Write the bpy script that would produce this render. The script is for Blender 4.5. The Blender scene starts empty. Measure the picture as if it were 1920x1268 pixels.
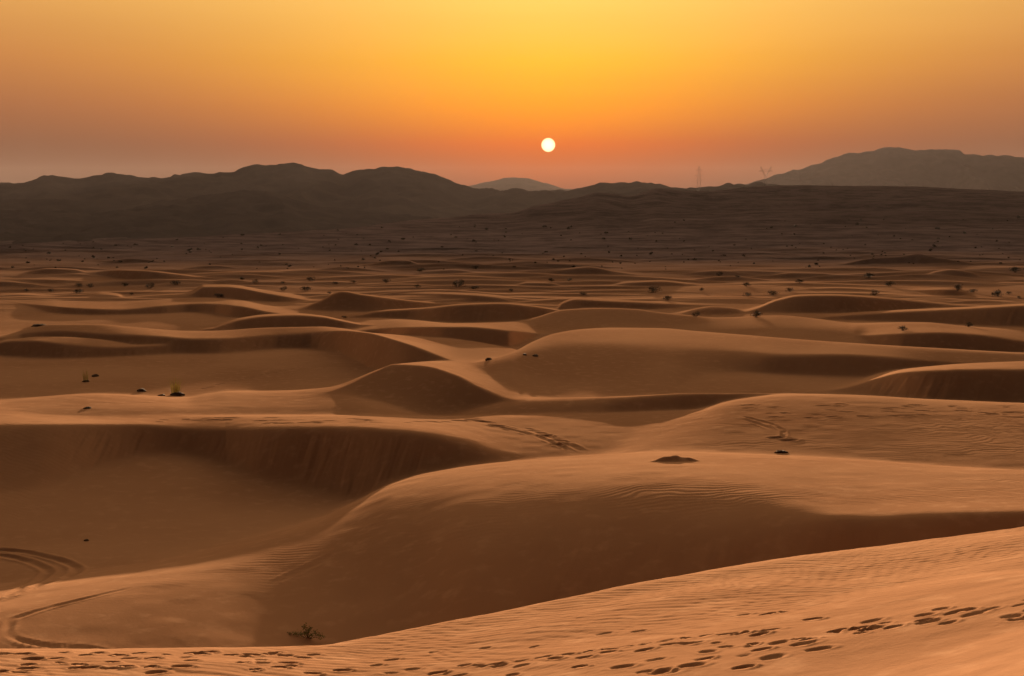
import bpy, bmesh, math, random
import numpy as np

random.seed(7)
rng = np.random.default_rng(11)
R_ = math.radians
C = bpy.data.collections.new("desert")
bpy.context.scene.collection.children.link(C)
scene = bpy.context.scene

# ------------------------------------------------------------------ camera
CAMZ = 20.0
PITCH = math.atan(269 / 2811.0)
FPX = 2811.0
cam_d = bpy.data.cameras.new("camera")
cam = bpy.data.objects.new("camera", cam_d)
C.objects.link(cam)
cam.location = (0, 0, CAMZ)
cam.rotation_euler = (math.pi / 2 - PITCH, 0, 0)
cam_d.sensor_width = 36.0
cam_d.lens = 36.0 * FPX / 1920.0
cam_d.clip_start = 0.1
cam_d.clip_end = 120000.0
scene.camera = cam


def px(c, row):
    """photo pixel -> azimuth (rad, + to the right), tangent of elevation"""
    x = (c - 960.0) / FPX
    y = (634.0 - row) / FPX
    X = x
    Y = math.cos(PITCH) + y * math.sin(PITCH)
    Z = -math.sin(PITCH) + y * math.cos(PITCH)
    return math.atan2(X, Y), Z / math.hypot(X, Y)


# ------------------------------------------------------------------ numeric helpers
def pchip(xk, yk, x):
    xk = np.asarray(xk, float); yk = np.asarray(yk, float)
    o = np.argsort(xk); xk = xk[o]; yk = yk[o]
    n = len(xk)
    if n == 1:
        return np.full_like(x, yk[0])
    h = np.diff(xk); d = np.diff(yk) / h
    m = np.zeros(n)
    m[0] = d[0]; m[-1] = d[-1]
    for i in range(1, n - 1):
        if d[i - 1] * d[i] > 0:
            w1 = 2 * h[i] + h[i - 1]; w2 = h[i] + 2 * h[i - 1]
            m[i] = (w1 + w2) / (w1 / d[i - 1] + w2 / d[i])
    xc = np.clip(x, xk[0], xk[-1])
    i = np.clip(np.searchsorted(xk, xc) - 1, 0, n - 2)
    t = (xc - xk[i]) / h[i]
    return ((1 + 2 * t) * (1 - t) ** 2 * yk[i] + t * (1 - t) ** 2 * h[i] * m[i]
            + t * t * (3 - 2 * t) * yk[i + 1] + t * t * (t - 1) * h[i] * m[i + 1])


def _hash(ix, iy, seed):
    h = (ix.astype(np.int64) * 374761393 + iy.astype(np.int64) * 668265263 + seed * 1442695041) & 0xFFFFFFFF
    h = ((h ^ (h >> 13)) * 1274126177) & 0xFFFFFFFF
    h = h ^ (h >> 16)
    return (h & 0xFFFF).astype(np.float32) / 32767.5 - 1.0


def vnoise(x, y, seed=0):
    fx = np.floor(x); fy = np.floor(y)
    tx = (x - fx).astype(np.float32); ty = (y - fy).astype(np.float32)
    tx = tx * tx * tx * (tx * (tx * 6 - 15) + 10); ty = ty * ty * ty * (ty * (ty * 6 - 15) + 10)
    ix = fx.astype(np.int64); iy = fy.astype(np.int64)
    a = _hash(ix, iy, seed); b = _hash(ix + 1, iy, seed)
    c = _hash(ix, iy + 1, seed); d = _hash(ix + 1, iy + 1, seed)
    return (a + (b - a) * tx) * (1 - ty) + (c + (d - c) * tx) * ty


def fbm(x, y, seed=0, octs=4, gain=0.5):
    s = 0; a = 1.0
    for o in range(octs):
        s = s + a * vnoise(x * 2 ** o + 13.7 * o, y * 2 ** o - 7.1 * o, seed + o * 17)
        a *= gain
    return s


def sstep(a, b, x):
    t = np.clip((x - a) / (b - a), 0, 1)
    return t * t * (3 - 2 * t)


def hinge(d, w):
    return 0.5 * (d + np.sqrt(d * d + w * w))


# ------------------------------------------------------------------ terrain grid (polar, denser where the land is near)
A1 = R_(24)
dense = np.linspace(-A1, A1, 1261)
out_ = A1 + np.cumsum(np.geomspace(0.0012, 0.09, 62))
out_ = out_[out_ < math.pi - 0.04]
AZ = np.concatenate([-out_[::-1], dense, out_])
RR = np.concatenate([
    np.linspace(0.05, 10, 40)[:-1], np.arange(10, 46, 0.06), np.arange(46, 64, 0.3), np.arange(64, 110, 0.1),
    np.arange(110, 150, 0.13), np.arange(150, 215, 0.25), np.arange(215, 330, 0.45), np.arange(330, 620, 1.1),
    np.arange(620, 1700, 7), np.geomspace(1700, 12000, 40)])
NA, NR = len(AZ), len(RR)
Ag = AZ[:, None]; Rg = RR[None, :]
X = (np.sin(Ag) * Rg); Y = (np.cos(Ag) * Rg)


def line(pts):
    """control pixels -> arrays az, te (+ third value)"""
    a = []; t = []; v = []
    for p in pts:
        az, te = px(p[0], p[1])
        a.append(az); t.append(te); v.append(p[2] if len(p) > 2 else 0)
    return np.array(a), np.array(t), np.array(v, float)


def lin_te(pts, az):
    a, t, _ = line(pts)
    return pchip(a, t, az)


def par(v, az):
    """a constant or a list of (col, value)"""
    if isinstance(v, (int, float)):
        return np.full_like(az, float(v))
    a = [px(c, 650)[0] for c, _ in v]
    return pchip(a, [q for _, q in v], az)


# base ground: low undulation, hollow floors, mid plain
Z = 0.35 * fbm(X / 60, Y / 45, 3, 3) * sstep(20, 200, Rg)
Z = Z + (1.2 * par([(780, 0), (1050, 1)], AZ)[:, None]) * sstep(105, 135, Rg) * (1 - sstep(165, 200, Rg))
far_am = sstep(330, 420, Rg)


def put(z, sl, k):
    """smooth maximum of the layer and the land so far"""
    a = Z[sl]
    Z[sl] = 0.5 * (a + z + np.sqrt((a - z) ** 2 + k * k))


def window(a_pts, rlo, rhi, pad):
    a0 = min(a_pts) - pad; a1 = max(a_pts) + pad
    i0, i1 = np.searchsorted(AZ, a0), np.searchsorted(AZ, a1)
    j0, j1 = np.searchsorted(RR, max(rlo, 0.0)), np.searchsorted(RR, rhi)
    return slice(max(i0 - 1, 0), min(i1 + 1, NA)), slice(max(j0 - 1, 0), min(j1 + 1, NR))


def dune(brink, foot=None, crest=None, z0=0.0, slip=31.0, dr=14.0, wb=0.5, wc=4.0, back=9.0, k=0.3, endfall=20.0,
         streak=0.05, ahead=60, behind=70, cm=1.35):
    """One dune: a slip face rising from its foot to the brink, a gentle top from brink to crest, a back slope.
    brink: (col,row) with foot, or (col,row,dist) without.  crest: (col,row) or (col,row,dist)."""
    ab, tb, vb = line(brink)
    a0, a1 = ab.min(), ab.max()
    allr = None
    az = AZ
    if foot is not None:
        s = np.tan(np.radians(par(slip, az)))
        tf = lin_te(foot, az); t_b = pchip(ab, tb, az)
        z0v = par(z0, az)
        rf = (z0v - CAMZ) / tf
        rb = (CAMZ - z0v + s * rf) / (s - t_b)
    else:
        s = np.tan(np.radians(par(slip, az)))
        t_b = pchip(ab, tb, az)
        rb = pchip(ab, vb, az)
    zb = CAMZ + rb * t_b
    if crest is not None:
        ac, tc, vc = line(crest)
        t_c = pchip(ac, tc, az)
        rc = pchip(ac, vc, az) if vc.max() > 0 else rb + par(dr, az)
        rc = rb + np.maximum((rc - rb) * cm, 3.0)
        zc = CAMZ + rc * t_c
    else:
        rc = rb + par(dr, az)
        zc = zb - 0.02 * (rc - rb)
    core = (az >= a0) & (az <= a1)
    ai, aj = window([a0, a1], rb[core].min() - ahead, rc[core].max() + behind, 0.16)
    r = RR[None, aj]
    g = lambda q: q[ai][:, None]
    sb = g(s); m = (g(zc) - g(zb)) / (g(rc) - g(rb)); tbk = math.tan(R_(back))
    WB = g(par(wb, az)); WC = g(par(wc, az))
    z = (g(zb) + sb * (r - g(rb)) + (m - sb) * hinge(r - g(rb), WB) + (-tbk - m) * hinge(r - g(rc), WC)
         + (sb - m) * WB * 0.5 * 0.6)
    # bring the crest's skyline to its traced height
    tgt = g(t_c) if crest is not None else g(t_b)
    wgt = np.clip((r - g(rb)) / (g(rc) - g(rb)), 0, 1) if crest is not None else np.ones_like(z)
    wgt = wgt * wgt * (3 - 2 * wgt)
    zone = (r > g(rb) - 6) & (r < g(rc) + 30)
    for _ in range(3):
        te_ = np.where(zone, (z - CAMZ) / r, -9)
        jm = te_.argmax(axis=1)
        mx = te_.max(axis=1)[:, None]
        z = z + np.where(mx > -8, (tgt - mx) * r[0][jm][:, None], 0) * wgt
    d = np.maximum(0, np.maximum(a0 - AZ[ai], AZ[ai] - a1))[:, None] * r
    z = z - math.tan(R_(endfall)) * d * d / (d + 3.0)
    if streak:
        face = sstep(0.3, 1.2, g(rb) - r) * sstep(18, 28, np.degrees(np.arctan(sb)))
        arc = AZ[ai][:, None] * g(rb)
        skew = (g(rb) - r) * 0.25
        n = fbm((arc + skew) * 1.9 + 0.25 * vnoise(arc * 0.4, r * 0.5, 7), r * 0.22 + 3.1, 5, 3, 0.6)
        z = z + streak * face * n
    put(z, (ai, aj), k)


# --- far dune field: small procedural barchans between the traced ones and the gravel plain
for i in range(230):
    r0 = math.exp(random.uniform(math.log(270), math.log(560)))
    a0 = random.uniform(-0.42, 0.42)
    w = random.uniform(7, 22); h = random.uniform(0.45, 1.35) * (0.55 if r0 < 330 else 1.0)
    ai, aj = window([a0], r0 - 60, r0 + 90, (w * 2.2) / r0)
    u = (AZ[ai][:, None] - a0) * r0 / w
    r = RR[None, aj]
    rb = r0 - 6 * np.clip(u, -2, 2) ** 2 * 0.5 + 2.5 * np.sin(u * 1.7 + i)
    hh = h * np.exp(-(u * u) * 0.9)
    z = hh + 0.5 * (r - rb) - (0.5 + 0.055) * hinge(r - rb, 0.8)
    put(z - 0.12, (ai, aj), 0.15)

# --- the traced dunes, far to near (pixel columns, rows of the photograph give bearings and heights)
dune([(30, 517), (90, 503), (140, 505), (170, 513)], [(30, 518), (100, 517), (170, 515)], wc=4)
dune([(165, 513), (220, 506), (270, 507), (330, 513), (400, 523)], [(165, 515), (240, 526), (300, 531), (400, 526)], wc=4)
dune([(-80, 525), (10, 526), (60, 531), (130, 541)], [(-80, 540), (50, 540), (130, 543)], wc=4)
dune([(1570, 497), (1640, 483), (1690, 479), (1720, 474), (1760, 482), (1840, 496)], [(1570, 498), (1700, 493), (1840, 498)], wc=4)
dune([(1720, 520), (1760, 508), (1785, 505), (1815, 509), (1850, 521)], [(1720, 522), (1785, 524), (1850, 523)], wc=4)
dune([(955, 515), (1040, 507), (1105, 500), (1150, 508), (1205, 516)], [(955, 517), (1100, 517), (1205, 518)], wc=4)
dune([(1140, 535), (1180, 528), (1240, 526), (1290, 531)], [(1140, 537), (1200, 541), (1290, 537)], wc=4)
dune([(1430, 517), (1490, 511), (1540, 512), (1590, 520)], [(1430, 519), (1500, 521), (1590, 523)], wc=4)
dune([(690, 497), (735, 488), (760, 488), (790, 497)], [(690, 499), (740, 497), (790, 499)], wc=4)
dune([(960, 535), (990, 528), (1030, 529), (1060, 536)], [(960, 537), (1010, 538), (1060, 537)], wc=3)
dune([(760, 528), (820, 521), (880, 519), (910, 524)], [(760, 531), (830, 529), (910, 527)], wc=3)
dune([(800, 508), (850, 505), (890, 509)], [(800, 512), (850, 513), (890, 512)], wc=3)
dune([(380, 512), (470, 510), (540, 507), (580, 508)], [(380, 517), (470, 517), (580, 511)], wc=3)
dune([(1690, 542), (1780, 540), (1830, 550)], [(1690, 546), (1780, 558), (1830, 552)], wc=3)
dune([(1440, 538), (1480, 531), (1530, 532), (1560, 536)], [(1440, 540), (1490, 537), (1560, 538)], wc=3)
# small mound at left, ridge before it
dune([(140, 562), (190, 549), (222, 552), (236, 561)], [(140, 564), (190, 563), (236, 563)], slip=24, wb=1.5)
# wide dark dune at left middle
dune([(330, 557), (360, 546), (382, 534), (425, 534), (500, 545), (560, 555), (592, 562)],
     [(330, 559), (400, 563), (450, 567), (520, 571), (592, 567)], dr=18)
dune([(735, 548), (800, 548), (880, 550), (940, 556), (975, 566)],
     [(735, 552), (800, 559), (860, 566), (930, 568), (975, 568)], dr=14)
dune([(1045, 578), (1055, 567), (1080, 560), (1150, 563), (1220, 566), (1300, 570), (1350, 573)],
     [(1045, 581), (1100, 577), (1200, 580), (1300, 576), (1350, 575)], dr=10)
dune([(1380, 589), (1420, 576), (1455, 562), (1500, 553), (1560, 552), (1660, 558), (1760, 568), (1800, 573)],
     [(1380, 591), (1450, 591), (1520, 590), (1600, 588), (1700, 582), (1800, 575)], dr=10,
     slip=[(1380, 18), (1460, 22), (1520, 31)])
dune([(560, 581), (600, 564), (642, 546), (680, 552), (740, 560), (800, 567), (830, 570)],
     [(560, 582), (620, 583), (680, 583), (760, 579), (830, 572)], dr=7, slip=[(590, 22), (650, 29), (700, 31)])
dune([(-120, 563), (0, 561), (60, 562), (150, 567), (230, 569), (300, 563), (375, 559), (450, 563), (500, 572), (565, 581), (600, 585)],
     [(-120, 566), (0, 570), (60, 580), (110, 588), (200, 591), (300, 589), (350, 586), (400, 589), (440, 597), (500, 600), (600, 592)],
     dr=26, slip=[(0, 12), (60, 20), (130, 31)])
dune([(680, 589), (700, 584), (800, 577), (870, 570), (940, 568), (985, 572), (1040, 580), (1078, 591)],
     [(680, 596), (760, 597), (830, 604), (870, 606), (960, 603), (1040, 599), (1078, 594)], dr=7)
dune([(1270, 589), (1310, 578), (1335, 575), (1375, 578), (1402, 588)], [(1270, 591), (1335, 594), (1402, 591)], slip=24, wb=1.5, dr=6)
dune([(1500, 597), (1570, 589), (1660, 583), (1810, 576), (1920, 570), (2060, 566)],
     [(1500, 600), (1560, 603), (1710, 607), (1880, 614), (2060, 614)], z0=0.2, dr=10, slip=[(1500, 22), (1600, 31)])
dune([(400, 617), (450, 601), (500, 594), (550, 592), (600, 595), (640, 603), (676, 611)],
     [(400, 619), (450, 615), (550, 615), (640, 615), (676, 613)], z0=0.4, dr=9, crest=[(400, 615), (450, 597), (500, 590), (550, 588), (600, 592), (640, 600), (676, 609)])
# soft lit dune right of centre
dune([(820, 655, 206), (940, 638, 211), (1060, 611, 216), (1135, 610, 216), (1285, 613, 216), (1460, 612, 210), (1600, 617, 205)],
     crest=[(820, 632, 218), (900, 622, 220), (950, 610, 222), (1000, 597, 224), (1060, 581, 226), (1135, 578, 226), (1190, 580, 226), (1235, 586, 226), (1285, 591, 226), (1340, 596, 226),
            (1385, 595, 226), (1460, 592, 224), (1535, 599, 222), (1600, 609, 220)], slip=6, wb=6, wc=5, streak=0)
# dark wedge behind the left-middle ridge
dune([(640, 628), (700, 619), (770, 615), (870, 614), (960, 622), (1010, 628), (1045, 633)],
     [(640, 632), (700, 628), (770, 645), (850, 656), (950, 656), (1010, 636), (1045, 634)],
     crest=[(640, 612), (700, 599), (760, 600), (850, 606), (960, 604), (1045, 603)], dr=20, wc=5)
# right wedge
dune([(1460, 644), (1535, 638), (1610, 632), (1710, 626), (1770, 625), (1835, 629), (1910, 640), (2010, 652)],
     [(1460, 648), (1535, 647), (1610, 658), (1700, 668), (1900, 668), (2010, 660)],
     crest=[(1460, 612), (1600, 607), (1735, 605), (1800, 611), (1920, 620), (2010, 628)], dr=18, wc=4)
# long left dune with the curved slip face
dune([(-160, 645), (0, 634), (50, 624), (100, 621), (200, 627), (300, 632), (375, 637), (425, 636), (500, 630), (600, 624), (640, 622),
      (690, 626), (740, 639), (780, 652), (820, 668), (860, 684), (950, 700), (1010, 712)],
     [(-160, 664), (0, 656), (45, 643), (125, 643), (225, 646), (330, 653), (425, 659), (500, 658), (575, 657), (625, 665), (675, 685), (700, 696),
      (760, 712), (860, 722), (950, 735), (1010, 745)],
     crest=[(-160, 630, 206), (0, 630, 206), (50, 618, 206), (100, 609, 206), (175, 608, 206), (250, 614, 205), (350, 621, 203), (400, 621, 203),
            (500, 615, 204), (600, 613, 204), (640, 616, 202), (692, 624, 199), (780, 631, 191), (880, 640, 183), (955, 654, 176), (1010, 672, 170)],
     z0=[(0, 0.6), (50, 1.1), (260, 1.1), (520, 0.0)], slip=[(-100, 10), (0, 14), (80, 28), (150, 31)], wc=2.0, back=11)
# bright blade in the shadow of that face
dune([(20, 640), (60, 640), (130, 647), (220, 652), (260, 650), (345, 646), (375, 644)],
     [(20, 676), (125, 680), (225, 676), (375, 667)],
     crest=[(20, 638), (70, 632), (110, 632), (180, 636), (230, 644), (260, 647), (345, 644.5), (375, 643)], dr=5, wc=0.8, back=14, endfall=30)
# big convex dune right of centre
dune([(960, 668, 156), (1000, 652, 165), (1100, 641, 174), (1250, 650, 171), (1380, 662, 165), (1460, 667, 162), (1585, 666, 162), (1660, 670, 162),
      (1735, 676, 163), (1800, 680, 164), (1940, 690, 164)],
     crest=[(940, 668, 160), (960, 662, 164), (1000, 641, 178), (1040, 626, 190), (1090, 618, 200), (1150, 615, 205), (1240, 616, 204), (1300, 621, 200),
            (1400, 629, 190), (1500, 637, 182), (1600, 644, 178), (1750, 653, 175), (1940, 663, 172), (2200, 672, 170)],
     slip=[(960, 5), (1000, 4.5), (1100, 3.3), (1250, 3.6), (1350, 12), (1450, 31)], wb=[(960, 5), (1250, 6), (1350, 3.5), (1460, 0.8), (1600, 0.5)], wc=5, streak=0.03, cm=1.0)
# pyramid dune with its broad face
dune([(560, 762), (600, 745), (640, 729), (700, 699), (740, 684), (800, 688), (850, 703), (900, 728), (950, 751), (1000, 768), (1040, 777), (1100, 781)],
     [(560, 774), (640, 777), (740, 778), (1000, 779), (1100, 782)], z0=1.2,
     crest=[(560, 750, 140), (640, 722, 141), (700, 697, 142), (740, 684, 147), (830, 677, 156), (920, 675, 160), (1000, 674, 161), (1100, 672, 161)],
     wc=3, k=0.2, streak=0.035, slip=[(560, 9), (700, 12), (780, 15), (880, 23), (980, 31)])
# its right flank: soft ridge over a dark slip face
dune([(995, 762), (1050, 757), (1140, 751), (1200, 746), (1300, 741), (1390, 741), (1440, 743), (1560, 748)],
     [(940, 786), (1100, 787), (1400, 786), (1480, 780), (1560, 772)], z0=[(940, 1.6), (1100, 1.6), (1250, 1.25), (1400, 1.0)],
     cm=1.0, crest=[(940, 690, 155), (1000, 704, 152), (1100, 715, 148), (1200, 726, 144), (1300, 730, 142), (1400, 734, 141), (1530, 737, 140), (1620, 742, 139)],
     wb=[(940, 5), (1100, 4), (1180, 1.2), (1300, 0.5)], wc=5, back=2.0, slip=[(940, 22), (1150, 28), (1250, 31)], endfall=15, streak=0.03)
# right barchan
dune([(1530, 740), (1600, 725), (1650, 709), (1690, 700), (1750, 696), (1850, 694), (1920, 694), (2200, 690)],
     [(1530, 745), (1580, 748), (1660, 757), (1750, 768), (1920, 770), (2200, 770)], z0=0.8,
     crest=[(1530, 737), (1600, 721), (1640, 705), (1680, 695), (1740, 688), (1800, 683), (1920, 678), (2200, 670)], dr=10, wc=3,
     slip=[(1540, 16), (1620, 20), (1700, 31)])
# low ridge in front of the left hollow
dune([(-200, 776, 126), (0, 774, 125), (300, 770, 124), (560, 768, 124), (680, 766, 124)],
     crest=[(-200, 757, 139), (0, 752, 139), (60, 747, 139), (150, 740, 140), (300, 745, 140), (350, 747, 140), (385, 741, 140), (430, 735, 140), (540, 733, 140), (640, 727, 139), (690, 740, 138)],
     slip=5, wb=3, wc=4, back=8, streak=0, cm=1.0)
# right plateau dune
dune([(1240, 850, 98), (1400, 846, 99), (1700, 850, 99), (2200, 862, 98)],
     crest=[(1240, 790, 118), (1310, 771, 120), (1360, 755, 122), (1420, 745, 125), (1490, 740, 126), (1600, 741.5, 126), (1750, 750, 126), (1920, 757, 125), (2250, 768, 124)],
     slip=4, wb=5, wc=5, streak=0, cm=1.0)
# plateau with the great dark hollow face
dune([(-220, 798), (0, 798), (200, 797), (300, 799), (380, 804), (480, 805), (560, 803), (660, 804), (740, 808), (800, 815), (850, 825), (890, 836),
      (925, 850), (980, 864), (1200, 868), (1600, 872), (2200, 884)],
     [(-220, 862), (0, 866), (150, 864), (250, 868), (350, 882), (430, 904), (500, 919), (600, 931), (660, 940), (720, 950), (800, 956), (925, 961), (1100, 965), (2200, 975)],
     crest=[(-220, 762, 130), (0, 768, 130), (100, 776, 129), (200, 780, 126), (300, 781, 121), (400, 781, 117.5), (700, 780, 116), (850, 782, 118), (1000, 778, 121), (1150, 774, 123), (1300, 771, 124),
            (1400, 772, 124), (1600, 776, 123), (2200, 785, 122)], cm=1.0,
     z0=[(-220, 2.3), (60, 2.0), (250, 1.0), (420, 0.0)], slip=[(-100, 14), (0, 17), (150, 24), (300, 31), (800, 31), (1000, 24), (1300, 12)], wb=[(0, 0.9), (300, 0.5), (900, 1.0), (1100, 4)], wc=2.5, streak=0.038)
# great convex dune of the foreground
dune([(-200, 1175, 63.5), (100, 1128, 65.5), (350, 1082, 68), (520, 1038, 71), (660, 988, 73), (740, 962, 72.5), (900, 948, 68), (1200, 952, 65), (1500, 968, 64.3), (1600, 971, 64),
      (1750, 965, 64), (1920, 960, 64), (2200, 965, 64)],
     crest=[(-200, 1130, 68.5), (100, 1085, 71), (350, 1045, 74), (520, 1000, 77.5), (600, 975, 79.5), (660, 945, 82), (740, 905, 85), (800, 888, 87.5), (900, 872, 89.5), (1000, 862, 90.5),
            (1150, 853, 93), (1300, 851, 93), (1450, 856, 92), (1600, 863, 90.5), (1800, 877, 88), (1920, 883, 86.5), (2200, 900, 83)], cm=1.0,
     slip=[(0, 1.5), (350, 3.5), (560, 8), (740, 14), (900, 20), (1200, 30), (1400, 32)],
     wb=[(300, 9), (900, 12), (1200, 10), (1420, 4.5), (1570, 0.8), (1920, 0.4)], wc=5, back=14, streak=0.015, k=0.5)

# --- foreground dune the camera stands on
fc = [(-400, 1226, 32), (0, 1221, 32), (300, 1220, 31.5), (600, 1215, 32), (700, 1197, 33), (850, 1168, 34), (1000, 1137, 35), (1150, 1106, 36.5),
      (1300, 1077, 38), (1450, 1052, 39.5), (1600, 1032, 41), (1750, 1013, 42), (1920, 991, 43), (2200, 960, 45)]
ac, tc, vc = line(fc)
t_c = pchip(ac, tc, AZ)[:, None]; rc = pchip(ac, vc, AZ)[:, None]
zc = CAMZ + rc * t_c
s_in = math.tan(R_(8.0))
rk = rc * 0.24 + 1.5
zk = zc + s_in * (rc - rk)
s_up = (18.3 - zk) / rk
z = zc + s_in * (rc - Rg) + (s_up - s_in) * hinge(rk - Rg, 3.5) - (math.tan(R_(27)) - s_in) * (hinge(Rg - rc, 0.7) - 0.35)
z = z + 0.12 * fbm(X / 7, Y / 5, 81, 2) * (1 - sstep(-3, -0.5, Rg - rc)) * sstep(8, 14, Rg)
side = np.abs(Ag) > 0.6
z = np.where(Rg > 62, -5, z)
Z = 0.5 * (Z + z + np.sqrt((Z - z) ** 2 + 0.25))

# --- gravel plain rising to the mid hill
mc = [(-400, 464, 560), (0, 457, 565), (250, 449, 620), (450, 439, 680), (640, 429, 760), (760, 415, 880), (850, 408, 950), (900, 403, 1000), (930, 402, 1030), (960, 400, 1050),
      (1000, 388, 1120), (1040, 380, 1170), (1080, 372, 1210), (1120, 362, 1240), (1150, 365, 1250), (1180, 368, 1260), (1210, 360, 1280), (1235, 354, 1290), (1280, 357, 1310),
      (1320, 358, 1330), (1400, 351, 1380), (1500, 348, 1400), (1600, 349, 1400), (1700, 350, 1400), (1800, 354, 1380), (1920, 360, 1350), (2300, 368, 1300)]
ac, tc, vc = line(mc)
t_c = pchip(ac, tc, AZ)[:, None]; rc = pchip(ac, vc, AZ)[:, None]
zc = CAMZ + rc * t_c + 0.0
t = np.clip((Rg - 460) / (rc - 460), 0, 1)
rise = zc * (0.12 * t + 0.88 * t ** 1.9)
drop = np.maximum(0, Rg - rc)
rise = np.where(Rg > rc, zc - 0.06 * drop, rise)
hum = (fbm(X / 170, Y / 170, 21, 3, 0.42) * 1.8 + (1 - np.abs(fbm(X / 210, Y / 120, 25, 3, 0.5))) * 3.2 * sstep(750, 1000, Rg)) * sstep(520, 900, Rg) * (0.25 + 0.75 * par([(600, 0), (1100, 1)], AZ)[:, None])
hum = hum * (1 - 0.8 * np.exp(-((Rg - rc) / 60) ** 2))
rough = vnoise(X / 9, Y / 9, 31) * 0.08 + vnoise(X / 30, Y / 22, 33) * 0.12
fadeside = 1 - sstep(0.6, 1.2, np.abs(Ag))
low = par([(900, -34.0), (1150, -8.0)], AZ)[:, None]
midz = (np.maximum(rise, low) + hum) * fadeside
Zf = sstep(440, 520, Rg)
Z = np.where(Rg > 430, Z * (1 - Zf * 0.65) + midz + rough * Zf * 0.8 * (1 - sstep(1500, 2500, Rg)), Z)
Z = np.where(Rg > 1700, np.maximum(Z, low + 4), Z)

# --- sand ripples as real relief
def ripples(mask, lam, ang, amp, seed):
    global Z
    jj = np.where(mask.any(axis=0))[0]
    if not len(jj): return
    sl = slice(jj[0], jj[-1] + 1)
    x = X[:, sl]; y = Y[:, sl]
    wob = vnoise(x * 1.1, y * 0.8, seed) * 0.45 + vnoise(x * 0.3, y * 0.25, seed + 3) * 1.1
    ph = (x * math.sin(ang) + y * math.cos(ang) + wob * lam * 1.3) * 2 * math.pi / lam
    am = 0.35 + 0.65 * sstep(-0.35, 0.5, fbm(x * 0.12, y * 0.12, seed + 9, 3))
    Z[:, sl] += mask[:, sl] * am * amp * (np.sin(ph) + 0.25 * np.sin(2 * ph + 0.6))


col_of = par([(-400, -400), (2300, 2300)], AZ)[:, None]
rcF = pchip(line(fc)[0], line(fc)[2], AZ)[:, None]
front = sstep(12, 16, Rg) * (1 - sstep(0, 0.8, Rg - rcF + 0.6)) * (1 - sstep(0.5, 0.7, np.abs(Ag)))
band = sstep(-16, -10, Rg - rcF)
ripples(front * (0.12 + 0.88 * band), 0.34, R_(24), 0.0042, 41)
ripples(front * band, 0.23, R_(-22), 0.0028, 47)
ripples(front * band, 0.6, R_(50), 0.004, 49)
f1m = sstep(66.5, 68.5, Rg) * (1 - sstep(80, 84, Rg)) * sstep(960, 1250, col_of)
ripples(f1m, 0.52, R_(-4), 0.0075, 53)
rest = sstep(62, 70, Rg) * (1 - sstep(118, 150, Rg)) * (1 - f1m)
ripples(rest, 0.45, R_(12), 0.0045, 67)
p2 = sstep(97, 101, Rg) * (1 - sstep(122, 127, Rg)) * sstep(1100, 1500, col_of)
ripples(p2, 0.8, R_(5), 0.007, 59)
Z += 0.006 * vnoise(X * 2.2, Y * 2.2, 61) * (Rg < 60) + 0.015 * vnoise(X * 0.7, Y * 0.7, 63) * (Rg < 150) * sstep(12, 20, Rg)


# ------------------------------------------------------------------ finding the ground under a photo pixel
def hit(c, row):
    az, te = px(c, row)
    i = int(np.clip(np.searchsorted(AZ, az), 1, NA - 1))
    w = (az - AZ[i - 1]) / (AZ[i] - AZ[i - 1])
    zz = Z[i - 1] * (1 - w) + Z[i] * w
    tt = (zz - CAMZ) / RR
    j = int(np.argmax(tt >= te))
    r = RR[j]
    if j > 0 and tt[j] != tt[j - 1]:
        q = (te - tt[j - 1]) / (tt[j] - tt[j - 1])
        r = RR[j - 1] + np.clip(q, 0, 1) * (RR[j] - RR[j - 1])
    return az, r


def ground(x, y):
    az = math.atan2(x, y); r = math.hypot(x, y)
    i = int(np.clip(np.searchsorted(AZ, az), 1, NA - 1)); j = int(np.clip(np.searchsorted(RR, r), 1, NR - 1))
    w = (az - AZ[i - 1]) / (AZ[i] - AZ[i - 1]); q = (r - RR[j - 1]) / (RR[j] - RR[j - 1])
    return float((Z[i - 1, j - 1] * (1 - w) + Z[i, j - 1] * w) * (1 - q) + (Z[i - 1, j] * (1 - w) + Z[i, j] * w) * q)


def spot(c, row):
    az, r = hit(c, row)
    x, y = math.sin(az) * r, math.cos(az) * r
    return x, y, ground(x, y), r


# --- footprints: each a dent with a pushed-up rim
def dent(x, y, dirang, ln, wd, depth, rim=0.35):
    r = math.hypot(x, y); a = math.atan2(x, y); m = ln * 2.2
    i0, i1 = np.searchsorted(AZ, a - m / r), np.searchsorted(AZ, a + m / r)
    j0, j1 = np.searchsorted(RR, r - m), np.searchsorted(RR, r + m)
    if i1 <= i0 or j1 <= j0: return
    sl = (slice(i0, i1), slice(j0, j1))
    dx = X[sl] - x; dy = Y[sl] - y
    u = (dx * math.cos(dirang) + dy * math.sin(dirang)) / ln
    v = (-dx * math.sin(dirang) + dy * math.cos(dirang)) / wd
    q = np.sqrt(u * u + v * v)
    Z[sl] += -depth * (1 - sstep(0.45, 1.0, q)) + depth * rim * np.exp(-((q - 1.25) / 0.28) ** 2) * (0.6 + 0.4 * u / (q + 0.01))


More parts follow.
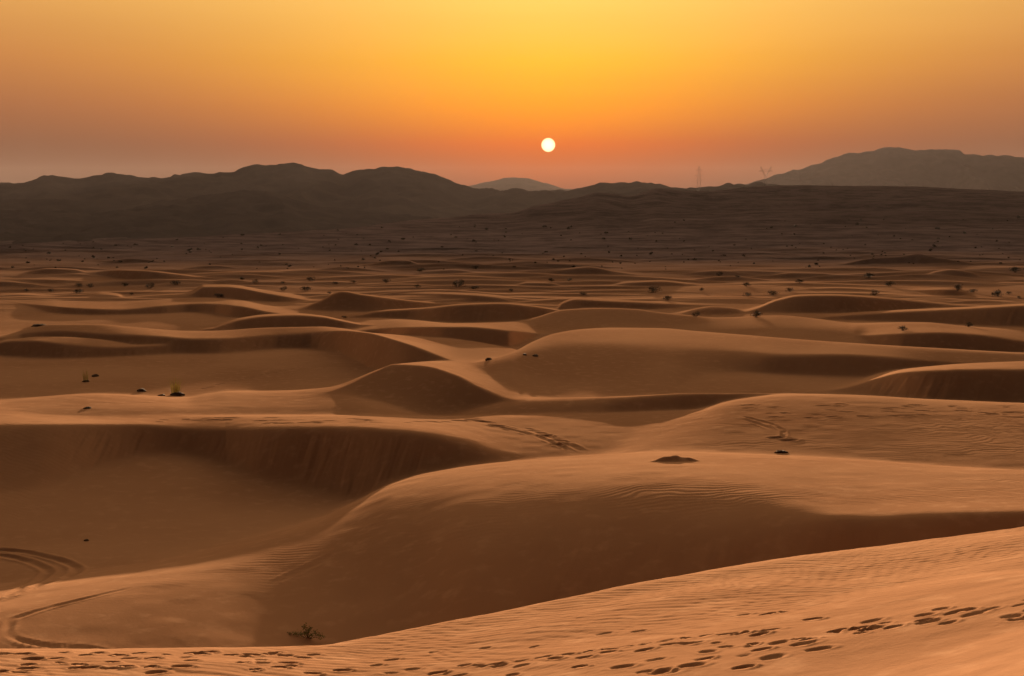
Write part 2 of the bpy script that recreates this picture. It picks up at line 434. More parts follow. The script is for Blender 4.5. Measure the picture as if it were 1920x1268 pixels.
def trail(pts, stride, jitter, ln, wd, depth, both=0.14, seed=1, skip=0.0):
    rn = random.Random(seed)
    P = [spot(c, r)[:2] for c, r in pts]
    side_ = 1
    for (xa, ya), (xb, yb) in zip(P[:-1], P[1:]):
        L = math.hypot(xb - xa, yb - ya); n = max(1, int(L / stride)); ang = math.atan2(yb - ya, xb - xa)
        for k in range(n):
            if rn.random() < skip: continue
            t_ = (k + rn.uniform(-.2, .2)) / n
            side_ = -side_
            ox, oy = -math.sin(ang) * both * side_, math.cos(ang) * both * side_
            sc = rn.uniform(.75, 1.3)
            dent(xa + (xb - xa) * t_ + ox + rn.gauss(0, jitter), ya + (yb - ya) * t_ + oy + rn.gauss(0, jitter), ang + rn.gauss(0, .3),
                 ln * sc, wd * sc * rn.uniform(.8, 1.2), depth * rn.uniform(.4, 1.0))


trail([(870, 1262), (1080, 1232), (1300, 1205), (1430, 1215), (1560, 1188), (1680, 1178), (1800, 1150), (1920, 1130), (1990, 1118)], 0.42, 0.05, 0.19, 0.115, 0.06, seed=3)
trail([(980, 1262), (1150, 1252), (1330, 1222), (1500, 1206), (1680, 1166), (1830, 1146), (1990, 1122)], 0.62, 0.10, 0.2, 0.12, 0.06, seed=4)
trail([(1200, 1262), (1420, 1216), (1600, 1187), (1760, 1165), (1920, 1142), (1990, 1134)], 0.7, 0.10, 0.21, 0.13, 0.065, seed=5, skip=.15)
trail([(690, 1248), (820, 1222), (1000, 1210), (1130, 1192), (1300, 1168), (1480, 1146), (1600, 1136)], 0.75, 0.10, 0.16, 0.10, 0.045, seed=6, skip=.15)
trail([(900, 1250), (1100, 1222), (1290, 1196), (1480, 1178)], 0.33, 0.02, 0.2, 0.08, 0.05, both=.03, seed=8)
trail([(1240, 1258), (1440, 1226), (1620, 1197), (1790, 1172), (1990, 1142)], 0.55, 0.34, 0.2, 0.13, 0.045, seed=21, skip=.3)
trail([(1480, 1198), (1680, 1166), (1830, 1140), (1990, 1112)], 0.45, 0.36, 0.2, 0.13, 0.05, seed=22, skip=.25)
trail([(1180, 1262), (1380, 1236), (1520, 1216)], 0.5, 0.3, 0.24, 0.15, 0.06, seed=24, skip=.3)
trail([(700, 1264), (900, 1244), (1150, 1226), (1350, 1200)], 0.6, 0.2, 0.18, 0.11, 0.05, seed=23, skip=.2)
for sd, row in ((10, 1226), (11, 1231), (12, 1236), (13, 1243), (14, 1250), (15, 1258)):
    trail([(-40, row + 4), (120, row + 1), (280, row), (430, row - 1), (620 - (row - 1226) * 2, row - 3)], 0.52, 0.2, 0.18, 0.105, 0.085, seed=sd, skip=.05 if row < 1245 else .45)
for (c, r) in [(1388, 1188), (1424, 1190), (1524, 1162), (1570, 1183), (1610, 1179), (1393, 1252), (585, 1263), (640, 1258), (820, 1262), (1440, 1152)]:
    x, y, z, r_ = spot(c, r); dent(x, y, random.uniform(-.3, .3), .2, .13, .07)


# --- tyre tracks and long scuffs: grooves with rims
def groove(pts, wd, depth, rim=0.5, rag=0.0, seed=0):
    P = [spot(c, r)[:2] for c, r in pts]
    # resample through pchip in arc length
    s = np.concatenate([[0], np.cumsum([math.hypot(b[0] - a[0], b[1] - a[1]) for a, b in zip(P[:-1], P[1:])])])
    n = max(8, int(s[-1] / (wd * 0.8))); n = min(n, 500)
    q = np.linspace(0, s[-1], n)
    xs = pchip(s, [p[0] for p in P], q); ys = pchip(s, [p[1] for p in P], q)
    D = {}
    m = wd * 3
    az_ = np.arctan2(xs, ys); rr_ = np.hypot(xs, ys)
    i0, i1 = np.searchsorted(AZ, az_.min() - m / rr_.min()), np.searchsorted(AZ, az_.max() + m / rr_.min())
    j0, j1 = np.searchsorted(RR, rr_.min() - m), np.searchsorted(RR, rr_.max() + m)
    sl = (slice(i0, i1), slice(j0, j1))
    xx = X[sl]; yy = Y[sl]
    best = np.full(xx.shape, 1e9); idx = np.zeros(xx.shape, int)
    for k in range(n):
        ia, ib = np.searchsorted(AZ[sl[0]], az_[k] - m / rr_[k]), np.searchsorted(AZ[sl[0]], az_[k] + m / rr_[k])
        ja, jb = np.searchsorted(RR[sl[1]], rr_[k] - m), np.searchsorted(RR[sl[1]], rr_[k] + m)
        if ib <= ia or jb <= ja: continue
        d = np.hypot(xx[ia:ib, ja:jb] - xs[k], yy[ia:ib, ja:jb] - ys[k])
        cl = d < best[ia:ib, ja:jb]; idx[ia:ib, ja:jb][cl] = k
        best[ia:ib, ja:jb] = np.minimum(best[ia:ib, ja:jb], d)
    u = best / wd
    ends = sstep(0, 12, idx.astype(float)) * (1 - sstep(n - 12, n, idx.astype(float)))
    mod = 1 + rag * vnoise(xx * 1.3, yy * 1.3, 71 + seed)
    Z[sl] += np.where(u < 4, (-depth * np.exp(-(u * 1.3) ** 2) + rim * depth * np.exp(-((u - 1.5) / 0.5) ** 2)) * mod * ends, 0)


groove([(-60, 1026), (0, 1031), (40, 1035), (90, 1045), (125, 1056), (143, 1066), (140, 1076), (115, 1086), (70, 1100), (20, 1118), (-60, 1142)], 0.28, 0.10, rag=.4)
groove([(-60, 1040), (0, 1043), (45, 1051), (75, 1062), (90, 1073), (80, 1084), (40, 1104), (0, 1120), (-60, 1138)], 0.28, 0.08, rag=.4, seed=1)
groove([(-40, 1036), (30, 1045), (70, 1054)], 0.2, 0.06, rag=.5, seed=2)
groove([(255, 1100), (200, 1113), (150, 1125), (105, 1136), (60, 1149), (25, 1163), (12, 1180), (12, 1190)], 0.2, 0.045, rag=.5, seed=3)
groove([(12, 1188), (30, 1198), (60, 1206), (100, 1212), (160, 1216), (210, 1217)], 0.2, 0.07, rag=.2, seed=4)
groove([(680, 1010), (640, 1032), (590, 1058), (540, 1082), (500, 1104)], 0.3, 0.022, rag=.8, seed=5)
groove([(940, 795), (980, 803), (1020, 816), (1060, 831), (1098, 848)], 0.34, 0.06, rag=1.2, seed=6)
groove([(900, 793), (950, 804), (1000, 817), (1040, 832), (1070, 846)], 0.26, 0.05, rag=1.3, seed=7)
groove([(1385, 779), (1420, 788), (1452, 797), (1468, 808), (1468, 822)], 0.2, 0.05, rag=.9, seed=8)
groove([(1390, 786), (1425, 796), (1446, 806)], 0.2, 0.05, rag=.5, seed=9)
for cx, ry in ((860, 789), (885, 788), (905, 791), (930, 798), (1455, 821), (1478, 826), (1020, 818), (1050, 834)):
    x, y, z, r_ = spot(cx, ry); dent(x, y, 0.2, 0.7, 0.45, .12)
for k in range(70):   # trampled prints scattered on the far plateaus
    cx = random.choice([random.uniform(280, 900), random.uniform(1400, 1920)])
    ry = random.uniform(783, 795) if cx < 900 else random.uniform(757, 785)
    x, y, z, r_ = spot(cx, ry); dent(x, y, random.uniform(-.3, .3), random.uniform(.3, .8), .28, random.uniform(.03, .08))
for k in range(26):
    x, y, z, r_ = spot(380 + k * 8.5 + random.uniform(-3, 3), 728 - k * 1.9 + random.uniform(-2, 2)); dent(x, y, .8, .35, .25, .08)
# small sand mound on the great dune's crest
mx, my, mz, mr = spot(1268, 866)
i0, i1 = np.searchsorted(AZ, math.atan2(mx, my) - .05), np.searchsorted(AZ, math.atan2(mx, my) + .05)
j0, j1 = np.searchsorted(RR, mr - 6), np.searchsorted(RR, mr + 6)
dx = X[i0:i1, j0:j1] - mx; dy = Y[i0:i1, j0:j1] - my - 0.5
hgt = 0.27 * (1 - sstep(0.2, 1.0, np.abs(dx / 1.75))) * (1 + .3 * vnoise(dx * 2.3, dy * 2.3, 91))
Z[i0:i1, j0:j1] += np.maximum(0, np.minimum(hgt, np.minimum(hgt + 0.42 * dy, hgt - 0.25 * dy)))


# ------------------------------------------------------------------ mesh builders
def raw_mesh(name, verts, faces4, mat=None, smooth=True):
    me = bpy.data.meshes.new(name)
    me.vertices.add(len(verts)); me.vertices.foreach_set("co", np.ascontiguousarray(verts, np.float32).ravel())
    n = len(faces4); k = faces4.shape[1]
    me.loops.add(n * k); me.loops.foreach_set("vertex_index", np.ascontiguousarray(faces4, np.int32).ravel())
    me.polygons.add(n); me.polygons.foreach_set("loop_start", np.arange(0, n * k, k, dtype=np.int32))
    if smooth: me.polygons.foreach_set("use_smooth", np.ones(n, bool))
    me.update(calc_edges=True)
    if mat: me.materials.append(mat)
    return me


def link(name, me, parent=None, **props):
    o = bpy.data.objects.new(name, me); C.objects.link(o)
    if parent: o.parent = parent
    for k_, v_ in props.items():
        if v_ is not None: o[k_] = v_
    return o


# ------------------------------------------------------------------ materials
def new_mat(name):
    m = bpy.data.materials.new(name); m.use_nodes = True
    nt = m.node_tree
    return m, nt, nt.nodes["Principled BSDF"]


def nd(nt, t, **kw):
    n = nt.nodes.new(t)
    for k_, v_ in kw.items():
        if k_.startswith("i_"): n.inputs[int(k_[2:]) if k_[2:].isdigit() else k_[2:].replace("_", " ")].default_value = v_
        else: setattr(n, k_, v_)
    return n


def mixc(nt, fac, a, b):
    m = nt.nodes.new("ShaderNodeMix"); m.data_type = 'RGBA'
    for sock, v in ((m.inputs[0], fac), (m.inputs[6], a), (m.inputs[7], b)):
        if isinstance(v, (tuple, list)): sock.default_value = (*v, 1) if len(v) == 3 else v
        elif isinstance(v, (int, float)): sock.default_value = v
        else: nt.links.new(v, sock)
    return m.outputs[2]


def noise_node(nt, vec, scale, detail=3, rough=.55):
    n = nd(nt, "ShaderNodeTexNoise"); n.inputs["Scale"].default_value = scale
    n.inputs["Detail"].default_value = detail; n.inputs["Roughness"].default_value = rough
    nt.links.new(vec, n.inputs["Vector"]); return n.outputs["Fac"]


def ramp01(nt, v, a, b):
    m = nd(nt, "ShaderNodeMapRange"); m.inputs["From Min"].default_value = a; m.inputs["From Max"].default_value = b
    m.interpolation_type = 'SMOOTHSTEP'; nt.links.new(v, m.inputs["Value"]); return m.outputs["Result"]


SAND_A = (0.505, 0.272, 0.154); SAND_B = (0.43, 0.223, 0.123); SAND_C = (0.54, 0.297, 0.172)
GRAV_A = (0.132, 0.095, 0.096); GRAV_B = (0.064, 0.046, 0.047)


def ground_material():
    m, nt, b = new_mat("sand_and_gravel")
    g = nd(nt, "ShaderNodeNewGeometry"); P = g.outputs["Position"]
    n1 = noise_node(nt, P, 0.05, 4); n2 = noise_node(nt, P, 1.1, 4); n3 = noise_node(nt, P, 0.012, 5, .6)
    sand = mixc(nt, ramp01(nt, n1, .35, .65), SAND_A, SAND_B)
    sand = mixc(nt, ramp01(nt, n2, .5, .75), sand, SAND_C)
    gn = noise_node(nt, P, 0.05, 8, .75)
    grav = mixc(nt, ramp01(nt, gn, .4, .62), GRAV_A, GRAV_B)
    sep = nd(nt, "ShaderNodeSeparateXYZ"); nt.links.new(P, sep.inputs[0])
    ad = nd(nt, "ShaderNodeMath", operation='MULTIPLY_ADD'); nt.links.new(n3, ad.inputs[0]); ad.inputs[1].default_value = 260.0
    nt.links.new(sep.outputs["Y"], ad.inputs[2])
    f = ramp01(nt, ad.outputs[0], 330, 680)
    col = mixc(nt, f, sand, grav)
    nt.links.new(col, b.inputs["Base Color"])
    b.inputs["Roughness"].default_value = 0.95
    b.inputs["Specular IOR Level"].default_value = 0.0
    bn = noise_node(nt, P, 7.0, 5, .65)
    bp = nd(nt, "ShaderNodeBump"); bp.inputs["Strength"].default_value = 0.35; bp.inputs["Distance"].default_value = 0.03
    nt.links.new(bn, bp.inputs["Height"]); nt.links.new(bp.outputs[0], b.inputs["Normal"])
    return m


def rock_material(name, a, c, s=0.01):
    m, nt, b = new_mat(name)
    g = nd(nt, "ShaderNodeNewGeometry"); P = g.outputs["Position"]
    n1 = noise_node(nt, P, s, 6, .6)
    nt.links.new(mixc(nt, ramp01(nt, n1, .38, .62), a, c), b.inputs["Base Color"])
    b.inputs["Roughness"].default_value = 0.95; b.inputs["Specular IOR Level"].default_value = 0.0
    return m


def plain_material(name, a, c, s=3.0, rough=.8):
    m, nt, b = new_mat(name)
    tc_ = nd(nt, "ShaderNodeTexCoord")
    n1 = noise_node(nt, tc_.outputs["Object"], s, 3)
    nt.links.new(mixc(nt, ramp01(nt, n1, .35, .65), a, c), b.inputs["Base Color"])
    b.inputs["Roughness"].default_value = rough; b.inputs["Specular IOR Level"].default_value = 0.15
    return m


# ------------------------------------------------------------------ the ground sheet
V = np.stack([X, Y, Z], -1).reshape(-1, 3)
ii = np.arange(NA); jj = np.arange(NR - 1)
I, J = np.meshgrid(ii, jj, indexing='ij')
I2 = (I + 1) % NA
F = np.stack([I * NR + J, I2 * NR + J, I2 * NR + J + 1, I * NR + J + 1], -1).reshape(-1, 4)[:, ::-1]
ground_me = raw_mesh("desert_ground", V, F, ground_material())
link("desert_ground", ground_me, kind="structure", label="orange sand dunes running into a dark gravel plain")


# ------------------------------------------------------------------ hills
def hill(name, label, crest, base_front, back, mat, seed, gully, jag, n_r=110, step=0.0011):
    ac, tc, vc = line(crest)
    az = np.arange(ac.min(), ac.max(), step)
    tcr = pchip(ac, tc, az); r0 = pchip(ac, vc, az)
    zc = CAMZ + r0 * tcr
    t = np.concatenate([np.linspace(-1, 0, n_r), np.linspace(0, 1, n_r // 3)[1:]])
    T = t[None, :]
    A = az[:, None]; r0 = r0[:, None]; zc = zc[:, None]
    Rr = np.where(T < 0, r0 + T * base_front, r0 + T * back)
    x = np.sin(A) * Rr; y = np.cos(A) * Rr
    ends = np.minimum(sstep(ac.min(), ac.min() + .012, A), 1 - sstep(ac.max() - .012, ac.max(), A))
    h = np.maximum(zc + 45, 5) * ends
    rid = 1 - np.abs(fbm(x / gully, y / (gully * 2.2), seed, 4, .55))
    prof = np.clip(1 - np.abs(T), 0, 1) ** 1.35
    zz = -45 + h * (prof * (1 - 0.22 * (1 - prof) * 0) - 0.40 * (1 - rid) * prof ** 0.5 * (1 - np.exp(-(T * 5) ** 2)) * 1.0)
    zz = zz + jag * fbm(x / (gully * .22), y / (gully * .22), seed + 5, 3) * np.exp(-(T * 3) ** 2) * ends
    zz = zz + jag * .7 * fbm(x / (gully * .12), y / (gully * .12), seed + 9, 3) * prof
    na, nr = zz.shape
    v = np.stack([x, y, zz], -1).reshape(-1, 3)
    I, J = np.meshgrid(np.arange(na - 1), np.arange(nr - 1), indexing='ij')
    f = np.stack([I * nr + J, (I + 1) * nr + J, (I + 1) * nr + J + 1, I * nr + J + 1], -1).reshape(-1, 4)[:, ::-1]
    return link(name, raw_mesh(name, v, f, mat), kind="structure", label=label)


rock1 = rock_material("dark_rock", (.052, .039, .036), (.034, .026, .024), .02)
rock2 = rock_material("brown_rock", (.062, .047, .042), (.042, .032, .030), .008)
hill("hill", "low dark rocky ridge in front of the longer left ridge",
     [(-420, 392, 2100), (-200, 388, 2150), (0, 392, 2200), (60, 393, 2200), (105, 394, 2200), (165, 401, 2200), (215, 397, 2200), (270, 384, 2250), (350, 371, 2300), (430, 361, 2300), (480, 357, 2300),
      (530, 366, 2300), (560, 377, 2300), (640, 391, 2300), (760, 403, 2250), (900, 418, 2200)], 900, 700, rock1, 101, 130, 2.2)
hill("hill", "long brown rocky ridge with two summits at left",
     [(-700, 352, 3655), (-400, 338, 3655), (-200, 346, 3655), (0, 345, 3655), (40, 343, 3655), (90, 331, 3655), (150, 337, 3655), (210, 329, 3655), (250, 331, 3655), (300, 334, 3655), (360, 325, 3740),
      (400, 326, 3740), (420, 322, 3740), (440, 324, 3740), (460, 317, 3740), (490, 313, 3740), (530, 311, 3740), (553, 307, 3740), (590, 317, 3740), (620, 321, 3740), (642, 329, 3740), (665, 322, 3740),
      (690, 317, 3740), (730, 312, 3740), (770, 317, 3740), (820, 331, 3740), (860, 344, 3740), (890, 353, 3740), (930, 357, 3655), (1000, 360, 3570), (1060, 358, 3570), (1100, 349, 3570), (1130, 343, 3570),
      (1200, 343, 3570), (1230, 346, 3570), (1270, 354, 3570), (1300, 355, 3570), (1330, 350, 3570), (1400, 347, 3570), (1480, 352, 3570), (1600, 362, 3570)], 1300, 1300, rock2, 111, 300, 5.0)
hill("hill", "small pale hazy hill below the sun",
     [(820, 362, 10500), (870, 350, 10500), (900, 345, 10500), (940, 336, 10500), (970, 333, 10500), (1000, 338, 10500), (1030, 345, 10500), (1055, 353, 10500), (1110, 362, 10500)], 1500, 1500, rock2, 121, 500, 5.0)
hill("hill", "large hazy flat topped hill at right",
     [(1330, 364, 7279), (1390, 349, 7279), (1440, 335, 7419), (1470, 327, 7419), (1500, 316, 7559), (1530, 307, 7559), (1560, 299, 7559), (1600, 289, 7559), (1625, 287, 7559), (1645, 281, 7559), (1670, 278, 7559),
      (1700, 280, 7559), (1740, 282, 7559), (1770, 278, 7559), (1798, 281, 7559), (1810, 289, 7559), (1850, 290, 7559), (1880, 291, 7559), (1920, 296, 7559), (2100, 310, 7559), (2400, 345, 7559), (2600, 364, 7559)],
     1600, 1600, rock2, 131, 380, 6.0)

# ------------------------------------------------------------------ plants, stones and towers
leaf_dark = plain_material("shrub_leaves", (.04, .034, .018), (.022, .019, .012), 4.0)
leaf_green = plain_material("green_leaves", (.19, .19, .045), (.11, .115, .03), 6.0)
blade_mat = plain_material("yellow_green_grass", (.46, .37, .12), (.32, .28, .07), 5.0)
twig_mat = plain_material("dry_twigs", (.10, .06, .035), (.06, .036, .022), 8.0)
dead_mat = plain_material("dead_clump", (.11, .06, .036), (.06, .035, .022), 8.0)
stone_mat = plain_material("brown_stone", (.15, .085, .052), (.09, .05, .032), 6.0)
steel_mat = plain_material("weathered_steel", (.20, .19, .18), (.14, .13, .125), 1.0, .6)


class MB:
    def __init__(s): s.v = []; s.f = []
    def quad(s, a, b, c, d):
        n = len(s.v); s.v += [a, b, c, d]; s.f.append((n, n + 1, n + 2, n + 3))
    def bar(s, a, b, w0, w1=None):
        w1 = w0 if w1 is None else w1
        a = np.array(a, float); b = np.array(b, float); d = b - a; d /= (np.linalg.norm(d) + 1e-9)
        u = np.cross(d, (0, 0, 1.0));
        if np.linalg.norm(u) < 1e-3: u = np.array((1.0, 0, 0))
        u /= np.linalg.norm(u); w = np.cross(d, u)
        n = len(s.v)
        for p, r in ((a, w0), (b, w1)):
            for k in range(4):
                t_ = k * math.pi / 2 + math.pi / 4
                s.v.append(tuple(p + r * (math.cos(t_) * u + math.sin(t_) * w)))
        for k in range(4):
            s.f.append((n + k, n + (k + 1) % 4, n + 4 + (k + 1) % 4, n + 4 + k))
        s.f.append((n + 3, n + 2, n + 1, n)); s.f.append((n + 4, n + 5, n + 6, n + 7))
    def leaf(s, p, sz, rn, flat=.5):
        d = np.array((rn.gauss(0, 1), rn.gauss(0, 1), rn.gauss(0, flat) + .25)); d /= np.linalg.norm(d) + 1e-9
        q = np.array((rn.gauss(0, 1), rn.gauss(0, 1), rn.gauss(0, 1))); q -= d * q.dot(d); q /= np.linalg.norm(q) + 1e-9
        p = np.array(p); L = sz * rn.uniform(.7, 1.4); W = L * rn.uniform(.3, .5)
        s.quad(tuple(p), tuple(p + d * L * .5 + q * W * .5), tuple(p + d * L), tuple(p + d * L * .5 - q * W * .5))
    def mesh(s, name, mat, smooth=False):
        me = bpy.data.meshes.new(name); me.from_pydata(s.v, [], s.f); me.update(); me.materials.append(mat)
        if smooth: me.polygons.foreach_set("use_smooth", [True] * len(me.polygons))
        return me


def shrub_meshes(seed, w, h, n, lumps=6, leaf=.11, hollow=.3):
    """leaf-sized faces gathered in uneven clumps on a spray of woody stems"""
    rn = random.Random(seed); fol = MB(); stem = MB()
    for k in range(lumps):
        a = rn.uniform(0, 2 * math.pi); rr = w * .5 * math.sqrt(rn.random()) * .8
        c = np.array((math.cos(a) * rr, math.sin(a) * rr, h * rn.uniform(.3, .78) * (1 - .45 * (rr / (w * .5)) ** 2)))
        stem.bar((rn.gauss(0, w * .03), rn.gauss(0, w * .03), -.15), tuple(c), .02 * w + .008, .008)
        R = rn.uniform(.18, .32) * w
        for _ in range(n // lumps):
            d = np.array((rn.gauss(0, 1), rn.gauss(0, 1), rn.gauss(0, 1))); d /= np.linalg.norm(d) + 1e-9
            p = c + d * R * (hollow + (1 - hollow) * rn.random() ** .5) * np.array((1, 1, min(1, .9 * h / w + .2)))
            if p[2] < .0: p[2] = rn.uniform(0, .1 * h)
            fol.leaf(p, leaf * w, rn)
    return fol, stem


def clump_mesh(seed, w, h, name, mat, res=3):
    """low irregular lump, broken outline"""
    rn = random.Random(seed); bm = bmesh.new(); bmesh.ops.create_icosphere(bm, subdivisions=res, radius=1)
    ph = [rn.uniform(0, 6) for _ in range(6)]
    for v in bm.verts:
        x, y, z = v.co
        k = 1 + .22 * math.sin(3 * x + ph[0]) * math.cos(2.3 * y + ph[1]) + .16 * math.sin(6.1 * y + ph[2] + 3 * z) + .1 * math.sin(11 * x + ph[3] + 5 * y)
        v.co = (x * w * .5 * k, y * w * .42 * k, (z * .9 - .15) * h * .75 * k if z > -.2 else -.25 * h)
    me = bpy.data.meshes.new(name); bm.to_mesh(me); bm.free(); me.materials.append(mat)
    me.polygons.foreach_set("use_smooth", [True] * len(me.polygons))
    return me


def grass_meshes(seed, w, h, n):
    rn = random.Random(seed); m = MB()
    for _ in range(n):
        a = rn.uniform(0, 2 * math.pi); r0 = w * .16 * math.sqrt(rn.random()); b = np.array((math.cos(a) * r0, math.sin(a) * r0, -.04))
        la = a + rn.gauss(0, .7); lean = rn.uniform(.05, .55); L = h * rn.uniform(.45, 1.05); wd = rn.uniform(.008, .016) * 1.6
        d = np.array((math.cos(la), math.sin(la), 0)); sd = np.array((-d[1], d[0], 0)) * wd
        p0 = b; p1 = b + d * lean * L * .3 + np.array((0, 0, L * .55)); p2 = b + d * lean * L * .85 + np.array((0, 0, L * (1 - lean * .3)))
        m.quad(tuple(p0 - sd), tuple(p0 + sd), tuple(p1 + sd * .8), tuple(p1 - sd * .8))
        m.quad(tuple(p1 - sd * .8), tuple(p1 + sd * .8), tuple(p2 + sd * .1), tuple(p2 - sd * .1))
    return m


def thing(name, x, y, z, label, cat, group=None, rz=0.0, s=1.0):
    o = bpy.data.objects.new(name, None); C.objects.link(o); o.location = (x, y, z); o.rotation_euler = (0, 0, rz); o.scale = (s, s, s)
    o["label"] = label; o["category"] = cat
    if group: o["group"] = group
    o.empty_display_size = .2
    return o


# variants shared by the copies
VAR = []
for k in range(5):
    f_, s_ = shrub_meshes(200 + k, 1.0, (.55, .7, .45, .6, .5)[k], 420, 8, .085)
    VAR.append((f_.mesh("foliage", leaf_dark), s_.mesh("stem", twig_mat)))

G1 = "dark shrubs scattered among the far dunes"
SH = [  # col, row of the base, width in photo px, label
    (149, 538, 12, "small dark shrub on pale sand left of the middle pair"),
    (169, 539, 11, "flat dark shrub just right of another small shrub on pale sand"),
    (145, 550, 16, "dark bushy shrub on the bright strip beside a small sand mound"),
    (95, 547, 9, "small brown shrub on the left bright sand strip"),
    (49, 546, 8, "tiny brown shrub on the leftmost end of the bright sand strip"),
    (234, 537, 11, "small dark shrub alone on flat sand between the left dunes"),
    (279, 541, 15, "wide ragged dark shrub on flat sand beyond the left dunes"),
    (331, 534, 17, "wide black shrub at the tip of a long left dune"),
    (247, 553, 7, "tiny dark shrub on the yellowish sand strip at left"),
    (411, 558, 15, "dark shrub growing on the shaded face of a left dune"),
    (455, 525, 9, "brown shrub on the sand behind the second left dune"),
    (477, 531, 10, "low shrub on the sand above the left dune slope"),
    (531, 531, 7, "tiny upright shrub behind the dune left of the pointed dune"),
    (583, 527, 14, "pale brown flat shrub on sand far behind the pointed dune"),
    (629, 533, 9, "small black shrub just behind the pointed dune"),
    (618, 551, 7, "tiny shrub beside the left foot of the pointed dune"),
    (530, 545, 12, "low brown shrub close to the left slope edge"),
    (575, 545, 18, "long flat brown shrub left of the pointed dune"),
    (724, 530, 13, "black shrub with a bright sand edge right of the pointed dune"),
    (782, 539, 11, "small black shrub on sand right of the middle"),
    (788, 510, 13, "dark shrub in front of the smaller far dune"),
    (857, 538, 20, "long flat dark shrub on sand left of the centre"),
    (889, 542, 13, "dark rounded shrub near the centre dunes"),
    (892, 505, 12, "faint dark shrub at the edge of the gravel plain near the centre"),
    (958, 546, 8, "dark shrub on sand at the centre of the dune field"),
    (1035, 528, 11, "dark shrub left of two on the sand below the sun"),
    (1067, 527, 8, "small dark shrub right of two on the sand below the sun"),
    (1093, 553, 11, "black round shrub beside a bright sand patch below the sun"),
    (1225, 549, 21, "long flat black shrub on the sand right of the sun"),
    (1252, 563, 17, "wide black shrub at the end of a thin dark dune"),
    (1314, 545, 9, "small brown shrub on the open sand right of the sun"),
    (1349, 517, 11, "black upright shrub on sand near the gravel plain"),
    (1384, 520, 8, "small dark shrub right of the black upright shrub"),
    (1401, 556, 13, "black round shrub above a smooth small sand mound"),
    (1399, 537, 14, "pale flat shrub on sand behind the black round shrub"),
    (1415, 595, 20, "wide dark shrub right of the smooth small sand mound"),
    (1303, 594, 14, "low dark shrub in front of the smooth small sand mound"),
    (1448, 553, 17, "reddish low shrub near the start of the right dune crest"),
    (1480, 547, 13, "thin ragged shrub on the start of the right dune crest"),
    (1630, 521, 18, "flat dark shrub on sand behind the right dunes"),
    (1667, 537, 16, "grey green shrub on sand behind the right dune crest"),
    (1640, 554, 15, "reddish brown shrub on top of the right dune crest"),
    (1823, 548, 13, "reddish shrub right of the tall round bush"),
    (1891, 552, 9, "small dark shrub right of the wide grey green bush"),
    (1692, 620, 16, "dark shrub on pale sand above the right shaded hollow"),
    (1815, 613, 14, "black shrub on the bright crest at right"),
    (1911, 560, 7, "tiny yellowish shrub at the right edge of the sand"),
    (646, 596, 9, "small brown shrub on the bright sand strip in the middle"),
    (662, 531, 9, "faint brown shrub a little behind the pointed dune"),
    (1500, 531, 14, "low brown shrub in front of a far right dune"),
]
rs = random.Random(99)
first = True
for k, (c, r, wpx, lab) in enumerate(SH):
    x, y, z, d = spot(c, r)
    w = wpx * d / FPX * 1.25
    o = thing("desert_shrub", x, y, z - .02 * w, lab, "shrub", G1, rs.uniform(0, 6.28), w)
    f_, s_ = VAR[k % 5]
    link("foliage", f_, o); link("stem", s_, o)

# the two large bushes at right and the far right one
for c, r, wpx, hw, n, lab in ((1795, 545, 17, .95, 700, "tall round black bush standing on the sand at right"),
                              (1871, 556, 23, .6, 700, "wide grey green bush near the right edge of the sand"),
                              (1904, 511, 19, .6, 600, "wide dark bush far back at the right edge of the gravel plain")):
    x, y, z, d = spot(c, r); w = wpx * d / FPX
    f_, s_ = shrub_meshes(c, w, w * hw, n, 9, .08)
    o = thing("desert_bush", x, y, z - .03, lab, "bush", None)
    link("foliage", f_.mesh("foliage", leaf_dark), o); link("stem", s_.mesh("stem", twig_mat), o)

# dark clumps and stones lying on the sand
for c, r, wpx, hw, nm, lab in (
        (178, 706, 11, .6, "dark_stone", "small dark rounded stone right of the thin left grass tuft"),
        (265, 734, 19, .38, "dead_clump", "dark pointed clump of dead twigs between the two grass tufts"),
        (303, 742, 13, .3, "dead_clump", "small dark flat clump on the crest left of the green grass tuft"),
        (163, 766, 14, .3, "dead_clump", "lone dark clump on the bright ridge above the great hollow"),
        (162, 1014, 9, .45, "dark_stone", "lone small dark stone in the sandy hollow above the tyre tracks"),
        (1465, 849, 20, .35, "dead_clump", "dark flat clump on the crest of the great foreground dune"),
        (917, 675, 15, .35, "dark_stone", "dark flat stone on the crest right of the pyramid shaped dune"),
        (984, 666, 9, .45, "dark_stone", "left one of two small stones in the bright saddle"),
        (1003, 668, 11, .45, "dark_stone", "right one of two small stones in the bright saddle"),
        (73, 612, 24, .3, "dead_clump", "dark low clump at the left end of the long bright crest")):
    x, y, z, d = spot(c, r); w = wpx * d / FPX
    me = clump_mesh(c, w, w * hw, nm, stone_mat if nm == "dark_stone" else dead_mat)
    o = link(nm, me, label=lab, category="stone" if nm == "dark_stone" else "clump"); o.location = (x, y, z + .02)

# grass tufts
for c, r, wpx, hpx, n, lab in ((161, 716, 16, 28, 26, "thin dry grass tuft on a dark base in the left hollow"),
                               (330, 741, 30, 38, 90, "yellow green grass tuft on a dark base behind the left ridge")):
    x, y, z, d = spot(c, r); w = wpx * d / FPX; h = hpx * d / FPX
    o = thing("grass_tuft", x, y, z, lab, "grass tuft")
    link("grass_blades", grass_meshes(c, w * 1.6, h, n).mesh("grass_blades", blade_mat), o)
    b_ = link("root_clump", clump_mesh(c + 1, w * .85, w * .34, "root_clump", dead_mat), o)
    if c == 330: b_.location = (w * .14, -.25, .02)
